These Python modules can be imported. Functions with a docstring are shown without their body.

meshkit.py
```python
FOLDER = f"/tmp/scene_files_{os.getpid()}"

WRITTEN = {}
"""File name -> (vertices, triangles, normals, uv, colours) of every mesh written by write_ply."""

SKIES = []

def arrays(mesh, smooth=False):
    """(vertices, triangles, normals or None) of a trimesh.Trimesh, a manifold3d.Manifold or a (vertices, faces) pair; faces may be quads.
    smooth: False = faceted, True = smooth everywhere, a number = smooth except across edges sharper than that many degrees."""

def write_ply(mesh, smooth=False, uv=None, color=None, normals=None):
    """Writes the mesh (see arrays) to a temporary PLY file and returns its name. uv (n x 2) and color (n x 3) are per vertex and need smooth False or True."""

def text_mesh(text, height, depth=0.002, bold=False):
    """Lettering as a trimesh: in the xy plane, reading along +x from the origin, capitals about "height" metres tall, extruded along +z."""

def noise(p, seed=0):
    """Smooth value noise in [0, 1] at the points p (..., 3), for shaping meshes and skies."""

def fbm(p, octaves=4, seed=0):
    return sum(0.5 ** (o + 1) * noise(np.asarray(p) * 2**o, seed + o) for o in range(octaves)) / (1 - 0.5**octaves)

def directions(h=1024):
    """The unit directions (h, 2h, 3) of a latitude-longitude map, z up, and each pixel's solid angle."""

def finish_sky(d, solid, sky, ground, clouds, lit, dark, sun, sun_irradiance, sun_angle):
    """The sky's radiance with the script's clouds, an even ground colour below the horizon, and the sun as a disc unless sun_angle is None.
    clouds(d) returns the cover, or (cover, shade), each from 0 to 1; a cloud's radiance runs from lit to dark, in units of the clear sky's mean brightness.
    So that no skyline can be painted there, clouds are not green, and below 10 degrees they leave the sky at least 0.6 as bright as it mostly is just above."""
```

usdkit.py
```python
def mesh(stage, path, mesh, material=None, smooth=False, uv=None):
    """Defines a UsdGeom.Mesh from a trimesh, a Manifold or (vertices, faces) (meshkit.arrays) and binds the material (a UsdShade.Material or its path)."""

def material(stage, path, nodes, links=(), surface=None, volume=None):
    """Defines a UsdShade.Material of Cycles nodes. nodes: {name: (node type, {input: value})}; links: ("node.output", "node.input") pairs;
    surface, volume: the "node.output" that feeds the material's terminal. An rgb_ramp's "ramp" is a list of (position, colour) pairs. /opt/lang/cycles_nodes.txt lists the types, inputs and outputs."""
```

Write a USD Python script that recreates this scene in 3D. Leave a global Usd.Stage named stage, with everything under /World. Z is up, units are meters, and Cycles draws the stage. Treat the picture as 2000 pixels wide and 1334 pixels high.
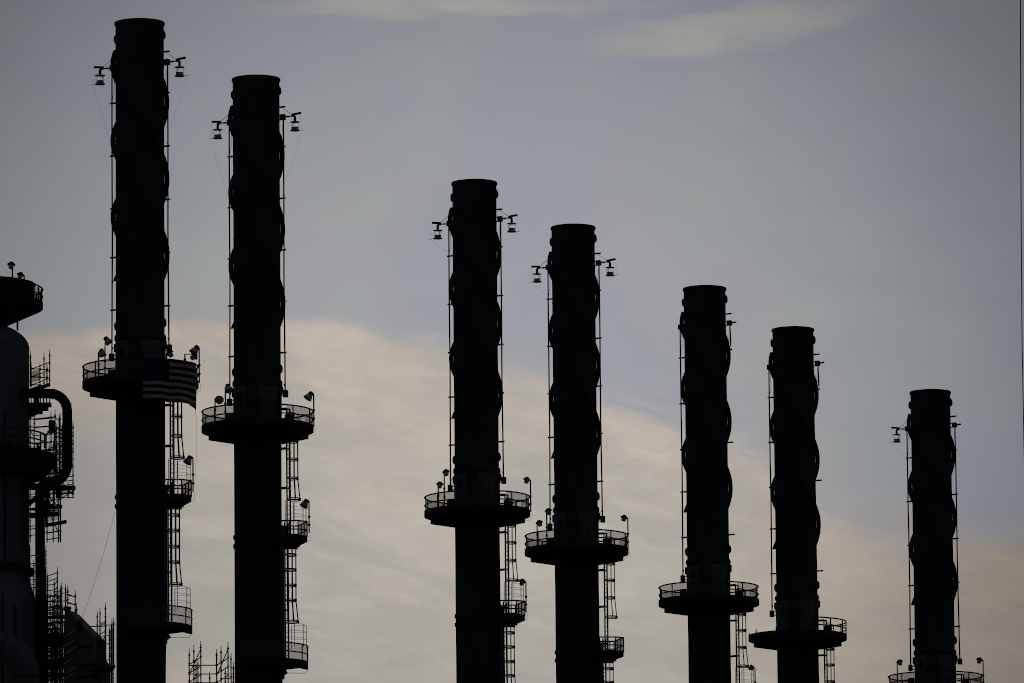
import math, random
import numpy as np, trimesh
import usdkit, meshkit
from pxr import Usd, UsdGeom, UsdLux, UsdShade, Gf, Sdf

stage = Usd.Stage.CreateInMemory()
UsdGeom.SetStageUpAxis(stage, 'Z'); UsdGeom.SetStageMetersPerUnit(stage, 1.0)
UsdGeom.Xform.Define(stage, '/World'); UsdGeom.Scope.Define(stage, '/World/Looks')
PI = math.pi

# ------------------------------------------------------------------ camera, sky, sun, exposure
F = 15000.0                       # focal length in pixels of the 2000 px wide photograph
PITCH, ROLL, CAMZ = math.radians(8.9), 0.0098, 1.7
fw = np.array([0, math.cos(PITCH), math.sin(PITCH)])
r0 = np.array([1.0, 0, 0]); u0 = np.array([0, -math.sin(PITCH), math.cos(PITCH)])
CR = math.cos(ROLL) * r0 - math.sin(ROLL) * u0
CU = math.cos(ROLL) * u0 + math.sin(ROLL) * r0
CO = np.array([0, 0, CAMZ])
cam = UsdGeom.Camera.Define(stage, '/World/camera')
cam.AddTransformOp().Set(Gf.Matrix4d(*CR, 0, *CU, 0, *(-fw), 0, *CO, 1))
cam.CreateHorizontalApertureAttr(36.0); cam.CreateVerticalApertureAttr(36.0 * 683 / 1024)
cam.CreateFocalLengthAttr(F * 36.0 / 2000)
cam.CreateClippingRangeAttr((1.0, 100000.0))
cam.CreateExposureAttr(0.0)

SUN_EL, SUN_AZ = math.radians(8.2), math.radians(-0.2)      # behind the veil of cloud, straight ahead
sun_dir = np.array([math.sin(SUN_AZ) * math.cos(SUN_EL), math.cos(SUN_AZ) * math.cos(SUN_EL), math.sin(SUN_EL)])
SKY_STRENGTH = 0.05

def px_az(x): return math.degrees((x - 1000) / F)
def px_el(x, y): return math.degrees(PITCH + (667 - y) / F + ROLL * (x - 1000) / F * 1.0)

def sky_material():
    N, L = {}, []
    cnt = [0]
    def node(kind, **inp):
        cnt[0] += 1
        name = f'{kind}_{cnt[0]}'
        vals = {}
        for k, v in inp.items():
            if isinstance(v, str) and '.' in v and v.split('.')[0] in N: L.append((v, f'{name}.{k}'))
            else: vals[k] = v
        N[name] = (kind, vals)
        return name
    def math_(op, a, b=0.0, c=0.0, clamp=False):
        return node('math', math_type=op, value1=a, value2=b, value3=c, use_clamp=clamp) + '.value'
    def lin(v, a, b, c, d, t='smoothstep'):
        return node('map_range', range_type=t, value=v, from_min=a, from_max=b, to_min=c, to_max=d, clamp=True) + '.result'
    tc = node('texture_coordinate') + '.generated'
    sep = node('separate_xyz', vector=tc)
    X, Y, Z = sep + '.x', sep + '.y', sep + '.z'
    az = math_('multiply', math_('arctan2', X, Y), 180 / PI)          # degrees, 0 = straight ahead
    el = math_('multiply', math_('arcsine', Z), 180 / PI)
    ae = node('combine_xyz', x=az, y=el, z=0.0) + '.vector'
    def noise(scale, detail=4.0, rough=0.5, stretch=(1, 1, 1), loc=(0, 0, 0), dist=0.0, rot=0.0):
        src = node('mapping', vector=ae, rotation=(0, 0, rot)) + '.vector' if rot else ae
        m = node('mapping', vector=src, scale=stretch, location=loc) + '.vector'
        return node('noise_texture', vector=m, scale=scale, detail=detail, roughness=rough, distortion=dist) + '.fac'
    def mixc(f, a, b, t='mix'):
        return node('mix_color', fac=f, a=a, b=b, blend_type=t, use_clamp=False) + '.result'
    # the light of the hidden sun through the veil: falls off with the angle from it
    dot = node('vector_math', math_type='dot_product', vector1=tc, vector2=tuple(sun_dir)) + '.value'
    ang = math_('multiply', math_('arccosine', math_('minimum', dot, 0.9999999)), 180 / PI)
    prof = [(0, 1.04), (1.2, 1.02), (1.9, .98), (2.6, .89), (3.3, .76), (4.0, .61), (4.66, .465), (5.5, .33), (7, .21), (10, .15), (16, .11), (30, .09)]
    top = 30.0
    glow = node('rgb_ramp', fac=math_('divide', ang, top, clamp=True), ramp=[(a / top, (v, v, v)) for a, v in prof]) + '.color'
    # upper veil: soft blue greys and green greys
    nA = noise(0.42, 3.0, .5, (1, .8, 1), (3.1, 7.7, 0))
    nB = noise(0.9, 3.0, .5, (1, 1.3, 1), (13.1, 2.7, 0))
    veil = mixc(lin(nA, .38, .62, 0, 1), (.305, .322, .366), (.330, .348, .350))
    veil = mixc(lin(nB, .35, .7, 0, .30), veil, (.285, .300, .350))
    # two pale wisps near the top
    def wisp(cx, cy, rx, ry, tilt, seed):
        a0, e0 = px_az(cx), px_el(cx, cy)
        dx = math_('subtract', az, a0); dy = math_('subtract', el, e0)
        ct, st = math.cos(tilt), math.sin(tilt)
        p = math_('add', math_('multiply', dx, ct), math_('multiply', dy, st))
        q = math_('subtract', math_('multiply', dy, ct), math_('multiply', dx, st))
        nn = noise(1.6, 5.0, .55, (.7, 2.2, 1), (seed, seed * 2, 0))
        q = math_('add', q, math_('multiply', math_('subtract', nn, .5), 0.35))
        rr = math_('add', math_('power', math_('absolute', math_('divide', p, math.degrees(rx / F))), 2.0), math_('power', math_('absolute', math_('divide', q, math.degrees(ry / F))), 2.0))
        return lin(rr, 1.3, 0.0, 0, 1)
    w = math_('maximum', wisp(900, 6, 430, 32, 0.0, 4.2), wisp(1450, 62, 300, 46, 0.12, 9.6))
    nW = noise(2.2, 6.0, .6, (.45, 2.0, 1), (7.7, 3.1, 0), .4)
    w = math_('multiply', w, lin(nW, .30, .62, .40, 1.0))
    veil = mixc(math_('multiply', w, .80), veil, (.475, .455, .395))
    # the cloud bank: its upper edge as an elevation that depends on the bearing
    edge = [(-600, 640), (-200, 640), (0, 632), (100, 628), (250, 616), (420, 619), (560, 606), (650, 610), (760, 640), (870, 664), (1000, 690), (1100, 725), (1200, 775),
            (1330, 826), (1440, 862), (1500, 900), (1600, 975), (1700, 1008), (1850, 1020), (2000, 1012), (2300, 1000), (2700, 1010)]
    lo, hi = px_az(-600), px_az(2700)
    def e01(x, y): return (px_el(x, y) - 4.0) / 8.0
    er = node('rgb_ramp', fac=lin(az, lo, hi, 0, 1, 'linear'), ramp=[((px_az(x) - lo) / (hi - lo), (e01(x, y),) * 3) for x, y in edge]) + '.color'
    ee = math_('add', math_('multiply', node('separate_color', color=er) + '.r', 8.0), 4.0)
    n1 = noise(1.15, 6.0, .55, (1, 1.5, 1), (5.5, 1.2, 0))
    n2 = noise(3.2, 7.0, .62, (.38, 1.9, 1), (2.5, 8.2, 0), .5, rot=.30)
    wob = math_('add', math_('multiply', math_('subtract', n1, .5), .30), math_('multiply', math_('subtract', n2, .5), lin(az, px_az(600), px_az(1300), .20, .80, 'linear')))
    below = math_('subtract', math_('add', ee, wob), el)              # degrees below the edge
    soft = lin(az, px_az(500), px_az(1900), .10, .42, 'linear')
    bank = lin(math_('divide', below, soft), -.35, 1.0, 0, 1)
    warm = mixc(lin(below, 0.0, 1.3, 0, 1), (.485, .425, .374), (.412, .390, .352))
    nC = noise(0.9, 6.0, .6, (.6, 1.4, 1), (21.3, 4.4, 0), .6, rot=.2)
    warm = mixc(lin(nC, .38, .62, 0, .8), warm, (.345, .345, .335))
    nD = noise(1.5, 6.0, .6, (.45, 1.6, 1), (1.3, 14.4, 0), .6, rot=.25)
    warm = mixc(lin(nD, .46, .68, 0, .58), warm, (.515, .455, .400))
    warm = mixc(lin(az, px_az(1350), px_az(2000), 0, .55), warm, (.345, .292, .252))
    nE = noise(1.7, 8.0, .64, (.55, 1.35, 1), (31.3, 9.4, 0), 1.1)
    nF = noise(6.5, 5.0, .65, (.6, 1.3, 1), (3.3, 19.4, 0), .8)
    tex = math_('add', lin(nE, .25, .75, .93, 1.07, 'linear'), lin(nF, .25, .75, -.045, .045, 'linear'))
    warm = mixc(1.0, warm, node('combine_color', r=tex, g=tex, b=tex) + '.color', 'multiply')
    texv = lin(nE, .25, .75, .975, 1.025, 'linear')
    veil = mixc(1.0, veil, node('combine_color', r=texv, g=texv, b=texv) + '.color', 'multiply')
    cool = lin(ang, 1.8, 4.6, 0, 1)
    veil = mixc(1.0, veil, mixc(cool, (1, 1, 1), (.93, .985, 1.10)), 'multiply')
    thick = math_('multiply', lin(az, px_az(40), px_az(420), 1, 0), lin(below, .35, 1.0, 0, 1))
    warm = mixc(thick, warm, (.325, .325, .325))
    cloud = mixc(bank, veil, warm)
    cloud = mixc(1.0, cloud, glow, 'multiply')
    sky = node('sky_texture', sky_type='single_scattering', sun_disc=False, sun_elevation=SUN_EL, sun_rotation=SUN_AZ, altitude=50.0, air_density=1.0, aerosol_density=1.0, ozone_density=1.0) + '.color'
    cloud = mixc(1.0, cloud, (1 / SKY_STRENGTH,) * 3, 'multiply')
    out = mixc(0.985, sky, cloud)                                    # a closed deck of thin cloud with very little clear sky between
    bg = node('background_shader', color=out, strength=SKY_STRENGTH)
    return usdkit.material(stage, '/World/Looks/sky_look', N, L, surface=bg + '.background')

dome = UsdLux.DomeLight.Define(stage, '/World/sky')
UsdShade.MaterialBindingAPI.Apply(dome.GetPrim()).Bind(sky_material())
for k, v in (('label', 'dusk sky of thin grey veil above a warm cloud bank'), ('category', 'sky'), ('kind', 'structure')): dome.GetPrim().SetCustomDataByKey(k, v)
sun = UsdLux.DistantLight.Define(stage, '/World/sun')
sun.CreateNormalizeAttr(True); sun.CreateIntensityAttr(0.03); sun.CreateAngleAttr(14.0); sun.CreateColorAttr(Gf.Vec3f(1, .9, .78))
zz = sun_dir / np.linalg.norm(sun_dir); xx = np.cross([0, 0, 1], zz); xx /= np.linalg.norm(xx); yy = np.cross(zz, xx)
sun.AddTransformOp().Set(Gf.Matrix4d(*xx, 0, *yy, 0, *zz, 0, 0, 0, 300, 1))

# ------------------------------------------------------------------ helpers
def P(x, y, depth):
    """The point at that depth (metres along the view axis) seen at that pixel of the photograph."""
    return CO + depth * (fw + (x - 1000) / F * CR + (667 - y) / F * CU)

USED = {}
def numbered(parent, name):
    k = (parent, name); n = USED.get(k, 0); USED[k] = n + 1
    return f'{parent}/{name}' + (f'_{n:03d}' if n else '')

def tag(p, label=None, cat=None, group=None, kind=None):
    for k, v in (('label', label), ('category', cat), ('group', group), ('kind', kind)):
        if v: p.SetCustomDataByKey(k, v)
    return p

def thing(name, label, cat, loc=(0, 0, 0), rotz=0.0, group=None):
    x = UsdGeom.Xform.Define(stage, numbered('/World', name))
    x.AddTranslateOp().Set(Gf.Vec3d(*map(float, loc)))
    if rotz: x.AddRotateZOp().Set(rotz)
    return tag(x.GetPrim(), label, cat, group)

def obj(name, mesh, mat, parent=None, smooth=False, kind=None, label=None):
    path = numbered(str(parent.GetPath()) if parent else '/World', name)
    m = usdkit.mesh(stage, path, mesh, M[mat], smooth=smooth)
    return tag(m.GetPrim(), label=label, kind=kind)

def copy_of(root, label, loc, rotz=0.0, group=None):
    was = root.GetCustomData()
    name = root.GetName()
    r = thing(name, label, was['category'], loc, rotz, group or was.get('group'))
    r.GetReferences().AddInternalReference(root.GetPath()); r.SetInstanceable(True)
    return r

cat_ = lambda ms: trimesh.util.concatenate([m for m in ms if m is not None])
def tri(v, f): return trimesh.Trimesh(np.asarray(v, float), np.asarray(f, int), process=False)

def tube(pts, r, n=6, closed=False):
    pts = np.asarray(pts, float); m = len(pts)
    rr = np.broadcast_to(np.asarray(r, float), (m,))
    tan = np.zeros_like(pts)
    if closed: tan = np.roll(pts, -1, 0) - np.roll(pts, 1, 0)
    else:
        tan[1:-1] = pts[2:] - pts[:-2]; tan[0] = pts[1] - pts[0]; tan[-1] = pts[-1] - pts[-2]
    tan /= np.maximum(np.linalg.norm(tan, axis=1, keepdims=True), 1e-12)
    ref = np.array([0, 0, 1.0]) if abs(tan[0][2]) < .9 else np.array([1.0, 0, 0])
    a = np.cross(tan[0], ref); a /= np.linalg.norm(a)
    V = []; t = np.arange(n) / n * 2 * PI + PI / n
    for i in range(m):
        a = a - tan[i] * np.dot(a, tan[i]); a /= np.linalg.norm(a); b = np.cross(tan[i], a)
        V.append(pts[i] + rr[i] * (np.cos(t)[:, None] * a + np.sin(t)[:, None] * b))
    V = np.vstack(V); Fs = []
    for i in range(m if closed else m - 1):
        j = (i + 1) % m
        for k in range(n):
            l = (k + 1) % n
            Fs += [[i * n + k, i * n + l, j * n + l], [i * n + k, j * n + l, j * n + k]]
    if not closed:
        for k in range(1, n - 1):
            Fs += [[0, k + 1, k], [(m - 1) * n, (m - 1) * n + k, (m - 1) * n + k + 1]]
    return tri(V, Fs)

def box(c, s, rz=0.0):
    m = trimesh.creation.box(s)
    if rz: m.apply_transform(trimesh.transformations.rotation_matrix(rz, [0, 0, 1]))
    m.apply_translation(c); return m

def bar(p0, p1, w, h):
    """A rectangular bar from p0 to p1, w wide, h high."""
    p0, p1 = np.asarray(p0, float), np.asarray(p1, float); d = p1 - p0; L = np.linalg.norm(d); d /= L
    up = np.array([0, 0, 1.0]) if abs(d[2]) < .95 else np.array([1.0, 0, 0])
    s = np.cross(d, up); s /= np.linalg.norm(s); up = np.cross(s, d)
    m = trimesh.creation.box((L, w, h)); T = np.eye(4); T[:3, 0] = d; T[:3, 1] = s; T[:3, 2] = up; T[:3, 3] = (p0 + p1) / 2
    m.apply_transform(T); return m

def lathe(prof, n=32, a0=0.0, a1=2 * PI, loop=False):
    """Revolve the profile [(r, z)...] about z. A closed loop makes a ring; a sector gets end caps."""
    prof = np.asarray(prof, float); m = len(prof); full = abs(a1 - a0 - 2 * PI) < 1e-6
    ang = a0 + (a1 - a0) * np.arange(n if full else n + 1) / n; na = len(ang)
    V = np.stack([np.outer(np.cos(ang), prof[:, 0]), np.outer(np.sin(ang), prof[:, 0]), np.tile(prof[:, 1], (na, 1))], -1).reshape(-1, 3)
    Fs = []
    for i in range(n):
        j = (i + 1) % na
        for k in range(m if loop else m - 1):
            l = (k + 1) % m
            Fs += [[i * m + k, j * m + k, j * m + l], [i * m + k, j * m + l, i * m + l]]
    if loop and not full:
        for k in range(1, m - 1):
            Fs += [[0, k, k + 1], [(na - 1) * m, (na - 1) * m + k + 1, (na - 1) * m + k]]
    return tri(V, Fs)

def ring(ra, rb, z0, z1, n=48, a0=0.0, a1=2 * PI):
    return lathe([(ra, z0), (rb, z0), (rb, z1), (ra, z1)], n, a0, a1, loop=True)

def pol(r, a, z): return np.array([r * math.cos(a), r * math.sin(a), z])
def arc(r, a0, a1, z, n): return [pol(r, a0 + (a1 - a0) * i / n, z) for i in range(n + 1)]
def aim(mesh, d, at):
    """Turn a mesh built along +z so that it points along d, and move it to the point at."""
    mesh = mesh.copy(); mesh.apply_transform(trimesh.geometry.align_vectors([0, 0, 1], np.asarray(d, float) / np.linalg.norm(d)))
    mesh.apply_translation(at); return mesh

# ------------------------------------------------------------------ materials
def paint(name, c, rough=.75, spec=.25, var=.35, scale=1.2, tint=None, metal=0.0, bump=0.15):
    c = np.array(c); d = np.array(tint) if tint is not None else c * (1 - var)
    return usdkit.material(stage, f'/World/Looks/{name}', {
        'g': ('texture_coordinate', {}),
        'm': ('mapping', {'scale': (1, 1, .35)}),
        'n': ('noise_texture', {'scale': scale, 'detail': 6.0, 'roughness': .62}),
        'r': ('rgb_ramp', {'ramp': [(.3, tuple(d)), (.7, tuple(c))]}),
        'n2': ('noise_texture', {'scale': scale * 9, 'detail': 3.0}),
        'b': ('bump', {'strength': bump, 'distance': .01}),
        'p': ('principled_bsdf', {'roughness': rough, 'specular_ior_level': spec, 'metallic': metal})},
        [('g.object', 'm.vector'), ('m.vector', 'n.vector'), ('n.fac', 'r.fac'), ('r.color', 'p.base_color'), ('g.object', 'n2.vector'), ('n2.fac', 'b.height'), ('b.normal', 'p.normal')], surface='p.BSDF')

def cloth(name, c):
    return usdkit.material(stage, f'/World/Looks/{name}', {
        'g': ('texture_coordinate', {}), 'n': ('noise_texture', {'scale': 3.0, 'detail': 4.0}),
        'r': ('rgb_ramp', {'ramp': [(.3, tuple(np.array(c) * .82)), (.7, tuple(c))]}),
        'd': ('diffuse_bsdf', {}), 't': ('translucent_bsdf', {}), 'x': ('mix_closure', {'fac': .20})},
        [('g.object', 'n.vector'), ('n.fac', 'r.fac'), ('r.color', 'd.color'), ('r.color', 't.color'), ('d.BSDF', 'x.closure1'), ('t.BSDF', 'x.closure2')], surface='x.closure')

def screen(name, c, cover):
    return usdkit.material(stage, f'/World/Looks/{name}', {
        'd': ('diffuse_bsdf', {'color': c}), 't': ('transparent_bsdf', {}), 'x': ('mix_closure', {'fac': cover})},
        [('t.BSDF', 'x.closure1'), ('d.BSDF', 'x.closure2')], surface='x.closure')

M = dict(
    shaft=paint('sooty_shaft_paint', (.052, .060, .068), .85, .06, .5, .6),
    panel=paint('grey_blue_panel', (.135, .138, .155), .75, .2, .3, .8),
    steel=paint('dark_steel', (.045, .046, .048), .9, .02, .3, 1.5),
    rail=paint('rusty_rail', (.150, .080, .048), .95, .0, .4, 2.0, tint=(.075, .048, .036)),
    deck=paint('deck_steel', (.055, .046, .038), .85, .1, .4, 1.0),
    conduit=paint('conduit_steel', (.070, .055, .050), .95, .0, .3, 2.0),
    tube=paint('scaffold_tube', (.090, .085, .075), .95, .0, .4, 2.0, tint=(.06, .045, .035)),
    plank=paint('scaffold_plank', (.070, .055, .040), .9, .1, .4, 2.5),
    vessel=paint('vessel_paint', (.170, .172, .205), .75, .2, .2, .35),
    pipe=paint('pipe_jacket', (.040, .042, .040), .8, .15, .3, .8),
    duct=paint('duct_sheet', (.20, .205, .22), .7, .25, .3, .6),
    lamp=paint('lamp_metal', (.60, .60, .64), .6, .3, .2, 3.0),
    lens=paint('lamp_lens', (.45, .45, .48), .3, .5, .1, 3.0),
    wire=paint('wire_rope', (.10, .10, .10), .8, .1, .2, 4.0),
    white=cloth('flag_white', (.74, .70, .75)),
    star=cloth('flag_star', (.20, .20, .24)),
    red=cloth('flag_red', (.13, .020, .026)),
    blue=cloth('flag_blue', (.022, .026, .085)),
    mesh=screen('wire_mesh', (.06, .042, .036), .27),
    mesh2=screen('plastic_sheet', (.06, .06, .06), .26),
    ground=paint('dirt_ground', (.16, .145, .125), .95, .1, .3, .02),
)

# ------------------------------------------------------------------ ground
g = obj('ground', lathe([(0, 0), (300, 0), (3000, 0), (40000, 0)], 64), 'ground')
tag(g, 'bare flat ground under the refinery', 'ground', kind='structure')

# ------------------------------------------------------------------ smokestacks
U = 1 / 31.0                      # metres per pixel of the leftmost stack
ZU = U / 0.9875
TURN = -26.0                      # the row of stacks runs away to the right, so each stack's ladder side faces right and near
R = 47.5 * U
RAIL_R = 113 * U

def rails(parent, r, a0, a1, ztop, levels, n, rad=.050, mat='rail'):
    full = abs(a1 - a0 - 2 * PI) < 1e-6
    for i, z in enumerate(levels):
        pts = arc(r, a0, a1, ztop + z, n)
        obj('handrail' if i == 0 else 'mid_rail', tube(pts[:-1] if full else pts, rad if i == 0 else rad * .9, 6, closed=full), mat, parent, smooth=40)

def posts(parent, r, angles, z0, z1, rad=.046, mat='rail'):
    for a in angles: obj('rail_post', tube([pol(r, a, z0), pol(r, a, z1)], rad, 6), mat, parent)

def toe_deck(th, ra, rb, ztop, a0, a1, n, name='platform', drop=9.0, mat='deck'):
    """Deck with its rim channel: one mesh."""
    d = drop * ZU
    prof = [(ra, ztop), (rb, ztop), (rb, ztop + .10), (rb + .02, ztop + .10), (rb + .02, ztop - d), (rb - .10, ztop - d), (rb - .10, ztop - .06), (ra, ztop - .06)]
    return obj(name, lathe(prof, n, a0, a1, loop=True), mat, th, smooth=30)

def ladder(th, ztop, zbot, ru, hoops, v0=0.0, flare=True, bars=5, tray=False):
    """Vertical ladder at radius ru on the +u side with its safety cage; hoops = heights of the hoops, the last one wider."""
    hw = .225
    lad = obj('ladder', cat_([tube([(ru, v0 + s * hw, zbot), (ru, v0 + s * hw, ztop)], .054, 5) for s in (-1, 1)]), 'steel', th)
    zs = np.arange(zbot + .15, ztop, .30)
    obj('rungs', cat_([tube([(ru, v0 - hw, z), (ru, v0 + hw, z)], .022, 4) for z in zs]), 'steel', lad, kind='stuff')
    for z in np.arange(zbot + .8, ztop, 2.6):
        obj('standoff', cat_([bar((R - .02, v0 + s * hw, z), (ru, v0 + s * hw, z), .06, .09) for s in (-1, 1)]), 'steel', lad)
    if hoops:
        cr = .37
        def hp(z, k): 
            rr = cr * k
            return [(ru, v0 - hw - .05, z)] + [(ru + .30 * k + rr * math.cos(t), v0 + rr * math.sin(t), z) for t in np.linspace(-PI * .62, PI * .62, 15)] + [(ru, v0 + hw + .05, z)]
        for i, z in enumerate(hoops):
            k = 1.22 if (flare and i == len(hoops) - 1) else 1.0
            obj('cage_hoop', cat_([tube(hp(z - .05, k), .042, 4), tube(hp(z + .05, k), .042, 4)]), 'steel', lad)
        for t in np.linspace(-PI * .55, PI * .55, bars):
            pts = []
            if hoops[0] + .35 < ztop: pts.append((ru + .30 + cr * math.cos(t), v0 + cr * math.sin(t), min(ztop, hoops[0] + 1.2)))
            for i, z in enumerate(hoops):
                k = 1.22 if (flare and i == len(hoops) - 1) else 1.0
                pts.append((ru + .30 * k + cr * k * math.cos(t), v0 + cr * k * math.sin(t), z))
            obj('cage_bar', tube(pts, .031, 4), 'steel', lad)
    return lad

def gate_cage(th, ru, zdeck, ztop, rmax):
    """Thin bar guard between the cage's flared end and the platform rail below."""
    pts = [pol(ru + .12, math.radians(-14), 0), pol(rmax - .15, math.radians(-15), 0), pol(rmax - .05, math.radians(0), 0), pol(rmax - .15, math.radians(15), 0), pol(ru + .12, math.radians(14), 0)]
    pts = [np.array(p) for p in pts]; Zs = np.array([0, 0, 1.0])
    ms = [tube([p + Zs * zdeck, p + Zs * ztop], .022, 4) for p in pts]
    mid = [pts[1] * .5 + pts[0] * .5, pts[3] * .5 + pts[4] * .5]
    for z in (ztop, ztop - .45, ztop - .9): ms.append(tube([p + Zs * z for p in pts], .013, 4))
    obj('bar_guard', cat_(ms), 'steel', th)

def elbow_stub(th, a, z, r=.32, out=.20):
    prof = [(0, 0), (r * .86, 0), (r, .05), (r, out * .75), (r * .9, out), (0, out + .02)][::-1]
    m = lathe([(0, out + .02), (r * .9, out), (r, out * .7), (r, -.30)], 18)
    m.faces = m.faces[:, ::-1]
    return obj('port_cover', aim(m, (math.cos(a), math.sin(a), 0), pol(R, a, z)), 'shaft', th, smooth=40)

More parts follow.
